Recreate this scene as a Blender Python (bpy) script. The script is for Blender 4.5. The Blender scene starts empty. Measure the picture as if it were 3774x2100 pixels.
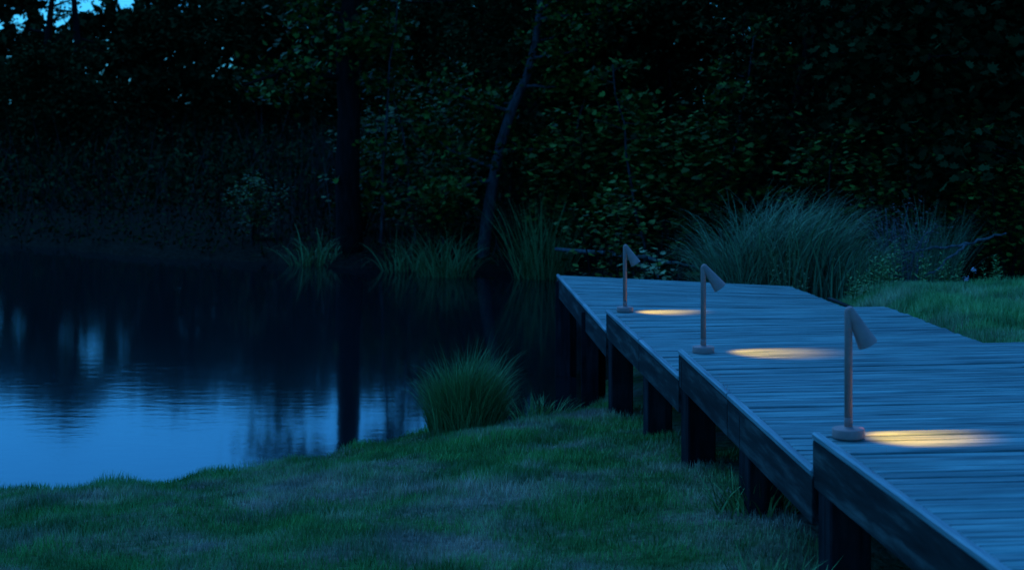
import bpy, bmesh, math, random
import numpy as np
from mathutils import Vector, Matrix, noise as mnoise

R = math.radians
random.seed(7)
rng = np.random.default_rng(7)
sc = bpy.context.scene
col = sc.collection

# ------------------------------------------------------------------ camera
CAM_H = 3.2                       # eye height over the lake surface (z = 0)
cam_data = bpy.data.cameras.new('camera')
cam = bpy.data.objects.new('camera', cam_data)
col.objects.link(cam)
cam.location = (0, 0, CAM_H)
cam.rotation_euler = (R(90), 0, 0)
cam_data.sensor_width = 36
cam_data.lens = 60.1
cam_data.shift_y = -0.181         # a shift lens: verticals stay upright
cam_data.clip_start = 0.1
cam_data.clip_end = 2000
cam_data.dof.use_dof = True
cam_data.dof.focus_distance = 11.5
cam_data.dof.aperture_fstop = 3.2
sc.camera = cam

# ------------------------------------------------------------------ sky, sun, exposure
SUN_EL, SUN_AZ = 58, -28          # degrees; azimuth clockwise from +Y
world = bpy.data.worlds.new('World')
sc.world = world
world.use_nodes = True
wn = world.node_tree
bg = wn.nodes['Background']
sky = wn.nodes.new('ShaderNodeTexSky')
sky.sky_type = 'NISHITA'
sky.sun_disc = False
sky.sun_elevation = R(SUN_EL)
sky.sun_rotation = R(SUN_AZ)
wb = wn.nodes.new('ShaderNodeMix')     # the blue of the hour, the same over the whole sky
wb.data_type = 'RGBA'; wb.blend_type = 'MULTIPLY'; wb.inputs[0].default_value = 1
wb.inputs[7].default_value = (0.056, 0.45, 1.0, 1)
wn.links.new(sky.outputs[0], wb.inputs[6])
wn.links.new(wb.outputs[2], bg.inputs['Color'])
bg.inputs['Strength'].default_value = 0.1

sun_data = bpy.data.lights.new('sun', 'SUN')
sun_data.energy = 0.5
sun_data.angle = R(60)
sun_data.color = (0.12, 0.42, 1.0)
sun = bpy.data.objects.new('sun', sun_data)
col.objects.link(sun)
sd = Vector((math.sin(R(SUN_AZ)) * math.cos(R(SUN_EL)), math.cos(R(SUN_AZ)) * math.cos(R(SUN_EL)), math.sin(R(SUN_EL))))
sun.rotation_euler = sd.to_track_quat('Z', 'Y').to_euler()

vs = sc.view_settings
vs.view_transform = 'Standard'
vs.look = 'None'
vs.gamma = 1
vs.use_curve_mapping = False
vs.exposure = 1.04
sc.render.engine = 'CYCLES'
sc.cycles.use_denoising = True
sc.cycles.max_bounces = 5
sc.cycles.diffuse_bounces = 3
sc.cycles.glossy_bounces = 3
sc.cycles.transparent_max_bounces = 4
sc.cycles.caustics_reflective = False
sc.cycles.caustics_refractive = False
sc.cycles.sample_clamp_indirect = 4


# ------------------------------------------------------------------ helpers
def tag(o, label=None, cat=None, group=None, kind=None):
    if label: o['label'] = label
    if cat: o['category'] = cat
    if group: o['group'] = group
    if kind: o['kind'] = kind
    return o


def empty(name, loc, label, cat, group=None):
    o = bpy.data.objects.new(name, None)
    o.empty_display_size = 0.1
    o.location = loc
    col.objects.link(o)
    return tag(o, label, cat, group)


def add(name, me, mat=None, parent=None, loc=(0, 0, 0), rot=(0, 0, 0)):
    o = bpy.data.objects.new(name, me)
    if mat is not None and not me.materials:
        me.materials.append(mat)
    o.location = loc
    o.rotation_euler = rot
    if parent is not None: o.parent = parent
    col.objects.link(o)
    return o


def mesh_np(name, verts, faces, smooth=False, tint=None):
    """verts (n,3); faces: list of arrays of one polygon size each"""
    me = bpy.data.meshes.new(name)
    verts = np.asarray(verts, np.float32).reshape(-1, 3)
    if not isinstance(faces, list): faces = [faces]
    faces = [np.asarray(f, np.int32) for f in faces if len(f)]
    loops = np.concatenate([f.ravel() for f in faces])
    sizes = np.concatenate([np.full(len(f), f.shape[1], np.int32) for f in faces])
    starts = np.concatenate([[0], np.cumsum(sizes)[:-1]]).astype(np.int32)
    me.vertices.add(len(verts)); me.vertices.foreach_set('co', verts.ravel())
    me.loops.add(len(loops)); me.loops.foreach_set('vertex_index', loops)
    me.polygons.add(len(sizes)); me.polygons.foreach_set('loop_start', starts)
    me.polygons.foreach_set('loop_total', sizes)
    if smooth: me.polygons.foreach_set('use_smooth', np.ones(len(sizes), bool))
    if tint is not None:
        a = me.attributes.new('tint', 'FLOAT', 'POINT')
        a.data.foreach_set('value', np.asarray(tint, np.float32).ravel())
    me.update(calc_edges=True)
    return me


def from_bm(name, bm, smooth=False):
    me = bpy.data.meshes.new(name)
    bmesh.ops.recalc_face_normals(bm, faces=bm.faces)
    bm.to_mesh(me); bm.free()
    if smooth: me.polygons.foreach_set('use_smooth', np.ones(len(me.polygons), bool))
    return me


def lathe(profile, seg=32):
    bm = bmesh.new()
    rings = []
    for r, z in profile:
        if r < 1e-6: rings.append([bm.verts.new((0, 0, z))])
        else: rings.append([bm.verts.new((r * math.cos(2 * math.pi * i / seg), r * math.sin(2 * math.pi * i / seg), z)) for i in range(seg)])
    for a, b in zip(rings, rings[1:]):
        for i in range(seg):
            j = (i + 1) % seg
            if len(a) == 1 and len(b) == 1: continue
            if len(a) == 1: bm.faces.new((a[0], b[i], b[j]))
            elif len(b) == 1: bm.faces.new((a[i], b[0], a[j]))
            else: bm.faces.new((a[i], b[i], b[j], a[j]))
    return bm


def prism(pts_top, pts_bot, bevel=0.0):
    bm = bmesh.new()
    t = [bm.verts.new(p) for p in pts_top]
    b = [bm.verts.new(p) for p in pts_bot]
    n = len(t)
    bm.faces.new(t); bm.faces.new(list(reversed(b)))
    for i in range(n):
        j = (i + 1) % n
        bm.faces.new((t[i], b[i], b[j], t[j]))
    if bevel:
        bmesh.ops.bevel(bm, geom=[e for e in bm.edges], offset=bevel, segments=1, affect='EDGES')
    return bm


def box_bm(sx, sy, sz, bevel=0.0):
    h = [(-sx / 2, -sy / 2), (sx / 2, -sy / 2), (sx / 2, sy / 2), (-sx / 2, sy / 2)]
    return prism([(x, y, sz / 2) for x, y in h], [(x, y, -sz / 2) for x, y in h], bevel)


def tubes_np(paths, seg=6):
    """paths: list of (points list, radii list) -> verts, quads"""
    V, F = [], []
    off = 0
    ang = np.arange(seg) * 2 * np.pi / seg
    for pts, rad in paths:
        P = np.array(pts, float); n = len(P)
        T = np.gradient(P, axis=0)
        T /= np.linalg.norm(T, axis=1)[:, None] + 1e-9
        ref = np.tile(np.array([0.0, 0, 1]), (n, 1))
        ref[np.abs(T[:, 2]) > 0.8] = (1, 0, 0)
        if abs(T[:, 2]).mean() > 0.7: ref[:] = (1, 0, 0)
        U = np.cross(T, ref); U /= np.linalg.norm(U, axis=1)[:, None] + 1e-9
        W = np.cross(T, U)
        rr = np.array(rad)[:, None, None]
        ring = P[:, None, :] + rr * (np.cos(ang)[None, :, None] * U[:, None, :] + np.sin(ang)[None, :, None] * W[:, None, :])
        V.append(ring.reshape(-1, 3))
        i = np.arange(n - 1)[:, None] * seg; k = np.arange(seg)[None, :]; k2 = (k + 1) % seg
        q = np.stack([i + k, i + k2, i + seg + k2, i + seg + k], -1).reshape(-1, 4) + off
        F.append(q)
        off += n * seg
    return np.concatenate(V), np.concatenate(F)


def smoothstep(a, b, x):
    t = np.clip((x - a) / (b - a), 0, 1)
    return t * t * (3 - 2 * t)


# ------------------------------------------------------------------ materials
def new_mat(name, rough=0.7, spec=0.3):
    m = bpy.data.materials.new(name)
    m.use_nodes = True
    nt = m.node_tree
    b = nt.nodes['Principled BSDF']
    b.inputs['Roughness'].default_value = rough
    b.inputs['Specular IOR Level'].default_value = spec
    return m, nt, b


def ramp(nt, fac, stops):
    r = nt.nodes.new('ShaderNodeValToRGB')
    e = r.color_ramp.elements
    while len(e) < len(stops): e.new(0.5)
    for i, (p, c) in enumerate(stops):
        e[i].position = p; e[i].color = (*c, 1)
    nt.links.new(fac, r.inputs[0])
    return r.outputs[0]


def noise_tex(nt, scale, detail=4, vec=None, rough=0.55):
    n = nt.nodes.new('ShaderNodeTexNoise')
    n.inputs['Scale'].default_value = scale
    n.inputs['Detail'].default_value = detail
    n.inputs['Roughness'].default_value = rough
    if vec is not None: nt.links.new(vec, n.inputs['Vector'])
    return n.outputs['Fac']


def mapping(nt, scale, random_offset=True, coord='Object'):
    tc = nt.nodes.new('ShaderNodeTexCoord')
    mp = nt.nodes.new('ShaderNodeMapping')
    mp.inputs['Scale'].default_value = scale
    nt.links.new(tc.outputs[coord], mp.inputs['Vector'])
    if random_offset:
        oi = nt.nodes.new('ShaderNodeObjectInfo')
        cmb = nt.nodes.new('ShaderNodeCombineXYZ')
        ml = nt.nodes.new('ShaderNodeMath'); ml.operation = 'MULTIPLY'; ml.inputs[1].default_value = 37.0
        nt.links.new(oi.outputs['Random'], ml.inputs[0])
        for k in range(3): nt.links.new(ml.outputs[0], cmb.inputs[k])
        nt.links.new(cmb.outputs[0], mp.inputs['Location'])
    return mp.outputs[0]


def mixc(nt, a, b, fac, mode='MIX'):
    m = nt.nodes.new('ShaderNodeMix'); m.data_type = 'RGBA'; m.blend_type = mode
    for sock, v in ((m.inputs[0], fac), (m.inputs[6], a), (m.inputs[7], b)):
        if hasattr(v, 'links'): nt.links.new(v, sock)
        elif isinstance(v, tuple): sock.default_value = (*v, 1)
        else: sock.default_value = v
    return m.outputs[2]


def bump(nt, b, h, strength, dist=0.01):
    n = nt.nodes.new('ShaderNodeBump')
    n.inputs['Strength'].default_value = strength
    n.inputs['Distance'].default_value = dist
    nt.links.new(h, n.inputs['Height'])
    nt.links.new(n.outputs[0], b.inputs['Normal'])


def wood_mat(name, dark, mid, light, rough, grain=(1.2, 26, 26), spec=0.35, bump_s=0.35, stain=None):
    m, nt, b = new_mat(name, rough, spec)
    v = mapping(nt, grain)
    g = noise_tex(nt, 1.6, 6, v, 0.62)
    c = ramp(nt, g, [(0.34, dark), (0.5, mid), (0.68, light)])
    oi = nt.nodes.new('ShaderNodeObjectInfo')
    tone = ramp(nt, oi.outputs['Random'], [(0.0, (0.8, 0.8, 0.82)), (0.5, (1, 1, 1)), (1.0, (1.13, 1.13, 1.13))])
    c = mixc(nt, c, tone, 1.0, 'MULTIPLY')
    v2 = mapping(nt, (0.7, 3.0, 3.0))
    s = noise_tex(nt, 1.5, 3, v2)
    sm = ramp(nt, s, [(0.35, (0.62, 0.62, 0.65)), (0.6, (1.08, 1.08, 1.08))])
    c = mixc(nt, c, sm, 0.8, 'MULTIPLY')
    nt.links.new(c, b.inputs['Base Color'])
    rr = nt.nodes.new('ShaderNodeMapRange')
    rr.inputs['To Min'].default_value = rough - 0.12; rr.inputs['To Max'].default_value = rough + 0.15
    nt.links.new(g, rr.inputs['Value']); nt.links.new(rr.outputs[0], b.inputs['Roughness'])
    bump(nt, b, g, bump_s, 0.004)
    return m


M_DECK = wood_mat('weathered_deck_wood', (0.04, 0.095, 0.09), (0.13, 0.26, 0.24), (0.28, 0.44, 0.40), 0.46, spec=0.35)
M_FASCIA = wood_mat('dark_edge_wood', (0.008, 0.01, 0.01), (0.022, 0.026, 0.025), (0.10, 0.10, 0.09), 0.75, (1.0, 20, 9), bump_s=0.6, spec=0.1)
M_CAP = wood_mat('edge_strip_wood', (0.11, 0.17, 0.17), (0.2, 0.29, 0.29), (0.3, 0.38, 0.37), 0.4, spec=0.5)  # kept pale: the lit highlight along the deck edge is put into the colour
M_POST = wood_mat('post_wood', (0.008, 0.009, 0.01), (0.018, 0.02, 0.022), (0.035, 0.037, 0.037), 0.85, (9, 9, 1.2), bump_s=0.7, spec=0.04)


def metal_mat():
    m, nt, b = new_mat('rust_brown_powder_coat', 0.62, 0.35)
    v = mapping(nt, (1, 1, 1))
    n = noise_tex(nt, 420, 2, v)
    n2 = noise_tex(nt, 22, 4, v)
    c = ramp(nt, n2, [(0.3, (0.42, 0.205, 0.175)), (0.7, (0.53, 0.26, 0.22))])
    nt.links.new(c, b.inputs['Base Color'])
    bump(nt, b, n, 0.25, 0.001)
    return m


M_METAL = metal_mat()


def emit_mat(name, colr, s):
    m = bpy.data.materials.new(name); m.use_nodes = True
    nt = m.node_tree
    b = nt.nodes['Principled BSDF']
    b.inputs['Base Color'].default_value = (0.8, 0.75, 0.6, 1)
    b.inputs['Emission Color'].default_value = (*colr, 1)
    b.inputs['Emission Strength'].default_value = s
    return m


M_BULB = emit_mat('warm_led_disc', (1.0, 0.62, 0.2), 6)


def leaf_mat(name, dark, light, rough=0.55, spec=0.25, patch=0.7, straw=None, pscale=1.1):
    m, nt, b = new_mat(name, rough, spec)
    at = nt.nodes.new('ShaderNodeAttribute'); at.attribute_name = 'tint'
    c = ramp(nt, at.outputs['Fac'], [(0.0, dark), (1.0, light)])
    if straw:
        geo = nt.nodes.new('ShaderNodeNewGeometry')
        n = noise_tex(nt, pscale, 5, geo.outputs['Position'], 0.65)
        f = ramp(nt, n, [(0.48, (0, 0, 0)), (0.64, (1, 1, 1))])
        m2 = nt.nodes.new('ShaderNodeMath'); m2.operation = 'MULTIPLY'; m2.inputs[1].default_value = patch
        nt.links.new(f, m2.inputs[0])
        c = mixc(nt, c, straw, m2.outputs[0])
        b2 = noise_tex(nt, pscale * 2.3, 3, geo.outputs['Position'])
        c = mixc(nt, c, ramp(nt, b2, [(0.36, (0.45, 0.5, 0.5)), (0.62, (1.25, 1.2, 1.2))]), 1.0, 'MULTIPLY')
    nt.links.new(c, b.inputs['Base Color'])
    return m


M_LAWN = leaf_mat('lawn_blades', (0.06, 0.22, 0.04), (0.22, 0.5, 0.12), straw=(0.8, 0.54, 0.4), patch=0.8)
M_LAWN_R = leaf_mat('bright_lawn_blades', (0.1, 0.31, 0.07), (0.32, 0.6, 0.2), straw=(0.7, 0.58, 0.4), patch=0.5)
M_REED = leaf_mat('reed_blades', (0.015, 0.045, 0.03), (0.27, 0.42, 0.2), 0.55, 0.12)
M_SEDGE = leaf_mat('sedge_blades', (0.03, 0.1, 0.025), (0.26, 0.48, 0.16), 0.6, 0.12)
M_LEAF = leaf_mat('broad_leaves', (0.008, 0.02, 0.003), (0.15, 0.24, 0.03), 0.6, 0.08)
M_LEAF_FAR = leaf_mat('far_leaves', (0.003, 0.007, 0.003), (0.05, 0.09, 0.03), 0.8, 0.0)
M_LEAF_HERB = leaf_mat('herb_leaves', (0.05, 0.11, 0.03), (0.22, 0.3, 0.08), 0.5, 0.3)
M_DRY = leaf_mat('dry_seed_heads', (0.1, 0.07, 0.07), (0.3, 0.2, 0.19), 0.8, 0.1)
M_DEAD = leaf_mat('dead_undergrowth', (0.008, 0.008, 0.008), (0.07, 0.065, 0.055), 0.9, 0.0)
M_FLOWER = leaf_mat('pale_petals', (0.45, 0.38, 0.42), (0.7, 0.6, 0.66), 0.6, 0.2)


def bark_mat(name, a, b_):
    m, nt, b = new_mat(name, 0.9, 0.03)
    v = mapping(nt, (6, 6, 1.4))
    n = noise_tex(nt, 2.4, 6, v, 0.65)
    nt.links.new(ramp(nt, n, [(0.32, a), (0.7, b_)]), b.inputs['Base Color'])
    bump(nt, b, n, 0.8, 0.02)
    return m


M_BARK = bark_mat('dark_bark', (0.005, 0.005, 0.005), (0.018, 0.017, 0.016))
M_BARK_PALE = bark_mat('pale_bark', (0.02, 0.022, 0.022), (0.10, 0.10, 0.097))
M_DEADWOOD = bark_mat('bare_dead_wood', (0.05, 0.05, 0.05), (0.2, 0.2, 0.2))


def ground_mat():
    m, nt, b = new_mat('turf_and_soil', 1.0, 0.0)
    geo = nt.nodes.new('ShaderNodeNewGeometry')
    n = noise_tex(nt, 1.1, 5, geo.outputs['Position'], 0.65)
    f = ramp(nt, n, [(0.4, (0.05, 0.12, 0.035)), (0.62, (0.2, 0.17, 0.12))])
    n2 = noise_tex(nt, 14, 4, geo.outputs['Position'])
    c = mixc(nt, f, ramp(nt, n2, [(0.3, (0.5, 0.5, 0.5)), (0.7, (1.2, 1.2, 1.2))]), 1.0, 'MULTIPLY')
    # leaf litter on the floor of the woods beyond the lake, turf on the near side
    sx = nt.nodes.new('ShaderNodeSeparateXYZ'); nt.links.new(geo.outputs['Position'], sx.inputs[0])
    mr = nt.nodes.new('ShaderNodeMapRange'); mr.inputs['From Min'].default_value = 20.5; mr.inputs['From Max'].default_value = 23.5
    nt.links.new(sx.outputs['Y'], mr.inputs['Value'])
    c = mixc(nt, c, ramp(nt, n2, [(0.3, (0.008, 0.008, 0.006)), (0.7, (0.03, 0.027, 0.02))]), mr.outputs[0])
    nt.links.new(c, b.inputs['Base Color'])
    bump(nt, b, n2, 0.6, 0.05)
    return m


M_GROUND = ground_mat()


def water_mat():
    m, nt, b = new_mat('still_lake_water', 0.065, 0.5)
    b.inputs['Base Color'].default_value = (0.004, 0.009, 0.011, 1)
    b.inputs['IOR'].default_value = 1.36
    geo = nt.nodes.new('ShaderNodeNewGeometry')
    mp = nt.nodes.new('ShaderNodeMapping'); mp.inputs['Scale'].default_value = (0.8, 1.7, 1)
    nt.links.new(geo.outputs['Position'], mp.inputs['Vector'])
    n = noise_tex(nt, 3.2, 4, mp.outputs[0])
    n2 = noise_tex(nt, 0.35, 2, mp.outputs[0])
    a = nt.nodes.new('ShaderNodeMath'); a.operation = 'MULTIPLY'
    nt.links.new(n, a.inputs[0]); nt.links.new(n2, a.inputs[1])
    bump(nt, b, a.outputs[0], 0.12, 0.02)
    return m


M_WATER = water_mat()

# ------------------------------------------------------------------ terrain
LAKE = np.array([(-60, 2.5), (-25, 8.6), (-9, 11.2), (-3.95, 13.05), (-2.8, 13.85), (-1.35, 14.95), (-0.78, 15.5), (0.4, 17.0), (1.05, 18.6), (1.85, 20.5), (2.2, 23), (1.9, 27),
                 (0.8, 31.2), (-3, 32.6), (-6.5, 34.2), (-10, 36.8), (-15, 39.5), (-25, 41), (-60, 41)], float)


def lake_dist(x, y):
    """signed distance to the shore: positive on land"""
    x = np.asarray(x, float); y = np.asarray(y, float)
    d = np.full(x.shape, 1e9); inside = np.zeros(x.shape, bool)
    n = len(LAKE)
    for i in range(n):
        ax, ay = LAKE[i]; bx, by = LAKE[(i + 1) % n]
        ex, ey = bx - ax, by - ay
        t = np.clip(((x - ax) * ex + (y - ay) * ey) / (ex * ex + ey * ey), 0, 1)
        d = np.minimum(d, np.hypot(x - ax - t * ex, y - ay - t * ey))
        c = (ay > y) != (by > y)
        with np.errstate(divide='ignore', invalid='ignore'):
            xi = ax + (y - ay) * ex / (ey if ey != 0 else 1e-9)
        inside ^= c & (x < xi)
    return np.where(inside, -d, d)


def ground_z(x, y):
    x = np.asarray(x, float); y = np.asarray(y, float)
    d = lake_dist(x, y)
    d = d + 0.16 * np.sin(x * 1.7 + y * 0.6) + 0.12 * np.sin(x * 3.9 - y * 2.1) + 0.08 * np.sin(x * 8.3 + y * 3.0) + 0.06 * np.sin(x * 13.1 - y * 7.0 + 1)
    near = y < 24
    dd = np.maximum(d, 0)
    z1 = 0.16 * (1 - np.exp(-dd / 0.25)) + 1.15 * (1 - np.exp(-dd / 6.0))
    z1 = z1 - 0.3 * smoothstep(0.9, 1.7, x) * smoothstep(9.5, 7.0, y)
    right = smoothstep(2.6, 4.2, x) * smoothstep(0, 1.5, dd)
    z1 = z1 + right * np.maximum(0, 1.28 - z1) * smoothstep(22.0, 17.5, y) * 0.9
    z2 = 0.3 * (1 - np.exp(-dd / 0.5)) + 0.03 * np.minimum(dd, 25)
    w = smoothstep(20, 26, y)
    z = z1 * (1 - w) + z2 * w
    z = z + 0.03 * np.sin(x * 2.3 + 1) * np.sin(y * 1.9) * smoothstep(0, 1, dd)
    return np.where(d > 0, z, np.maximum(-1.2, d * 0.4) - 0.02)


def terrain():
    xs = np.concatenate([np.linspace(-700, -70, 10)[:-1], np.linspace(-70, -12, 60)[:-1], np.linspace(-12, 10, 150)[:-1], np.linspace(10, 60, 50)[:-1], np.linspace(60, 700, 10)])
    ys = np.concatenate([np.linspace(-300, -20, 6)[:-1], np.linspace(-20, 3, 24)[:-1], np.linspace(3, 26, 150)[:-1], np.linspace(26, 110, 110)[:-1], np.linspace(110, 900, 10)])
    X, Y = np.meshgrid(xs, ys)
    Z = ground_z(X, Y)
    nx, ny = len(xs), len(ys)
    i, j = np.meshgrid(np.arange(ny - 1), np.arange(nx - 1), indexing='ij')
    a = i * nx + j
    F = np.stack([a, a + 1, a + nx + 1, a + nx], -1).reshape(-1, 4)
    o = add('ground', mesh_np('ground', np.stack([X, Y, Z], -1).reshape(-1, 3), F, True), M_GROUND)
    tag(o, kind='structure')


terrain()
o = add('water', mesh_np('water', [(-75, 3, 0), (6, 3, 0), (6, 70, 0), (-75, 70, 0)], np.array([[0, 1, 2, 3]])), M_WATER)
tag(o, kind='structure')

# ------------------------------------------------------------------ boardwalk
# corners of each section: back left, back right, front left, front right, top height; found from the photograph
SECTIONS = [
    dict(bl=(1.38, 7.90), br=(4.05, 8.20), fl=(2.00, 1.2), fr=(4.70, 1.4), z=1.66,
         label='nearest and highest boardwalk section, with the closest lamp on its corner', n=70),
    dict(bl=(1.13, 11.67), br=(3.80, 12.10), fl=(1.375, 7.86), fr=(4.10, 8.12), z=1.49,
         label='second nearest boardwalk section, one step below the nearest, with a lamp on its back corner', n=40),
    dict(bl=(0.836, 15.30), br=(3.40, 15.62), fl=(1.128, 11.63), fr=(3.79, 12.02), z=1.315,
         label='third boardwalk section, beside the bright lawn, carrying the farthest lamp', n=38),
    dict(bl=(0.52, 20.10), br=(3.06, 18.90), fl=(0.834, 15.26), fr=(3.50, 15.55), z=1.14,
         label='lowest and farthest boardwalk section ending out over the lake before the reeds', n=50),
]
PLANK_T = 0.035


def lerp(a, b, t): return Vector((a[0] + (b[0] - a[0]) * t, a[1] + (b[1] - a[1]) * t))


def plank_mesh(c4, origin, ang, thick, bev):
    ca, sa = math.cos(-ang), math.sin(-ang)
    loc = []
    for p in c4:
        dx, dy = p[0] - origin[0], p[1] - origin[1]
        loc.append((dx * ca - dy * sa, dx * sa + dy * ca))
    bm = bmesh.new()
    cx = sum(p[0] for p in loc) / 4; cy = sum(p[1] for p in loc) / 4
    top = []
    for x, y in loc:
        top.append(bm.verts.new((x - math.copysign(bev, x - cx), y - math.copysign(bev, y - cy), 0)))
    midv = [bm.verts.new((x, y, -bev)) for x, y in loc]
    bot = [bm.verts.new((x, y, -thick)) for x, y in loc]
    bm.faces.new(top); bm.faces.new(list(reversed(bot)))
    for i in range(4):
        j = (i + 1) % 4
        bm.faces.new((top[i], midv[i], midv[j], top[j]))
        bm.faces.new((midv[i], bot[i], bot[j], midv[j]))
    return from_bm('plank', bm)


def beam_between(name, a, b, zt, h, w, mat, parent, base, side=0.0, bev=0.004):
    """board whose outer face runs a->b, thickness w towards the right of a->b, top at zt, height h"""
    a = Vector(a); b = Vector(b)
    d = b - a; L = d.length; ang = math.atan2(d.y, d.x)
    bm = box_bm(L, w, h, bev)
    nrm = Vector((d.y, -d.x)).normalized()
    c = (a + b) / 2 + nrm * (w / 2 + side)
    return add(name, from_bm(name, bm), mat, parent, (c.x - base[0], c.y - base[1], zt - h / 2 - base[2]), (0, 0, ang))


def section(S, idx):
    bl, br, fl, fr, z, n = S['bl'], S['br'], S['fl'], S['fr'], S['z'], S['n']
    base = (bl[0], bl[1], 0.0)
    root = empty('boardwalk_section', base, S['label'], 'boardwalk', 'stepped boardwalk sections')
    lrng = random.Random(idx * 13 + 5)
    for k in range(n):
        g = 0.0022 + lrng.random() ** 3 * 0.006
        t0, t1 = k / n, (k + 1) / n
        L0, L1 = lerp(bl, fl, t0), lerp(bl, fl, t1)
        R0, R1 = lerp(br, fr, t0), lerp(br, fr, t1)
        din = (R0 - L0).normalized()
        dl = (L1 - L0).normalized(); dr = (R1 - R0).normalized()
        gi = 0.043 + lrng.uniform(-0.002, 0.003)        # clear of the edge strip
        ro = lrng.uniform(-0.012, 0.014)
        sk0, sk1 = lrng.uniform(-0.002, 0.002), lrng.uniform(-0.002, 0.002)
        c = [L0 + dl * (g + sk0) + din * gi, L1 - dl * (g - sk0) + din * gi, R1 - dr * (g - sk1) + din * ro, R0 + dr * (g + sk1) + din * ro]
        cen = (c[0] + c[1] + c[2] + c[3]) / 4
        ang = math.atan2(din.y, din.x)
        o = add('plank', plank_mesh(c, cen, ang, PLANK_T, 0.004), M_DECK, root,
                (cen.x - base[0], cen.y - base[1], z + lrng.uniform(-0.004, 0.004)), (lrng.uniform(-0.006, 0.006), lrng.uniform(-0.0008, 0.0008), ang))
    # edge strips and fascia boards along the lake side, in two lengths with a joint
    cuts = [0.0, {0: 0.44, 1: 0.46, 2: 0.52, 3: 0.6}[idx], 1.0]
    eps = 0.002
    for a, b in zip(cuts, cuts[1:]):
        A, B = lerp(bl, fl, a + eps), lerp(bl, fl, b - eps)
        # direction bl->fl runs towards the camera; its right side is the lake side, so offset inwards is negative
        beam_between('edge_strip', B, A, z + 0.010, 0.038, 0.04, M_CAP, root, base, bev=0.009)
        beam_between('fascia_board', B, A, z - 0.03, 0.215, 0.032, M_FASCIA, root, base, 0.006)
    # right edge board
    A, B = lerp(br, fr, 0.004), lerp(br, fr, 0.996)
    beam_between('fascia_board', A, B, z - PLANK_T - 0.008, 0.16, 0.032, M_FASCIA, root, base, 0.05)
    # back riser
    A, B = lerp(bl, br, 0.016), lerp(bl, br, 0.985)
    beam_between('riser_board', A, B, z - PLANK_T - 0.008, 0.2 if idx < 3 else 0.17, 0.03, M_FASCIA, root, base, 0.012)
    # joists under the planks
    for f in (0.34, 0.66):
        A, B = lerp(bl, br, f), lerp(fl, fr, f)
        A = A + (B - A).normalized() * 0.06; B = B - (B - A).normalized() * 0.06
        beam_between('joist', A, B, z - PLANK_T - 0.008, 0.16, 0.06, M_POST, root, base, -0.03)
    # posts
    spots = {0: [0.012, 0.55], 1: [0.03, 0.55], 2: [0.03, 0.57], 3: [0.012, 0.6]}[idx]
    for f in spots:
        for side in (0, 1):
            p = lerp(bl, fl, f) if side == 0 else lerp(br, fr, f)
            dirx = (Vector(br) - Vector(bl)).normalized() * (1 if side == 0 else -1)
            dy = (Vector(fl) - Vector(bl)).normalized()
            w = 0.19
            p = p + dirx * (0.108 + (0.06 if side else 0)) + dy * 0.10
            gz = float(ground_z(p.x, p.y)) - 0.25
            top = z - PLANK_T - 0.014
            if top - gz < 0.2: continue
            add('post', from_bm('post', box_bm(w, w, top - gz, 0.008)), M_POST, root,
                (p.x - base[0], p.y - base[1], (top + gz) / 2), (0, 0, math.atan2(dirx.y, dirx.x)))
    return root


section_roots = [section(S, i) for i, S in enumerate(SECTIONS)]
# the batten that has come loose from the right edge of the farthest section
S3 = SECTIONS[3]
A, B = lerp(S3['br'], S3['fr'], 0.40), lerp(S3['br'], S3['fr'], 0.72)
lb = beam_between('loose_batten', A, B, 1.15, 0.025, 0.045, M_FASCIA, section_roots[3], (S3['bl'][0], S3['bl'][1], 0), -0.075)
lb.rotation_euler = (0, R(2.0), lb.rotation_euler.z + R(3))

# ------------------------------------------------------------------ lamps
base_me = from_bm('lamp_base', lathe([(0, 0), (0.0725, 0), (0.0735, 0.002), (0.0735, 0.037), (0.0715, 0.0405), (0.066, 0.041), (0.03, 0.0395), (0.022, 0.042), (0.019, 0.05), (0, 0.05)], 48), True)
coll_me = from_bm('pole_collar', lathe([(0, 0.045), (0.0192, 0.045), (0.0192, 0.088), (0.0185, 0.0895), (0, 0.0895)], 32), True)
pole_me = from_bm('pole', lathe([(0, 0.0895), (0.0182, 0.0897), (0.018, 0.565), (0.0175, 0.572), (0.0155, 0.580), (0.011, 0.587), (0.006, 0.5905), (0, 0.5915)], 32), True)
# the shade hangs along local -Z from its rounded apex at the origin; hollow, with the light disc inside
prof = [(0, 0.0185)]
for a in range(80, -6, -10):
    prof.append((0.0185 * math.cos(R(a)), 0.0185 * math.sin(R(a))))
prof += [(0.0465, -0.175), (0.0475, -0.1775), (0.0462, -0.1785), (0.0445, -0.175), (0.024, -0.06), (0, -0.06)]
shade_me = from_bm('lamp_shade', lathe(prof, 48), True)
disc_me = from_bm('light_disc', lathe([(0, -0.068), (0.024, -0.068), (0.0235, -0.0665), (0, -0.0665)], 24))


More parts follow.
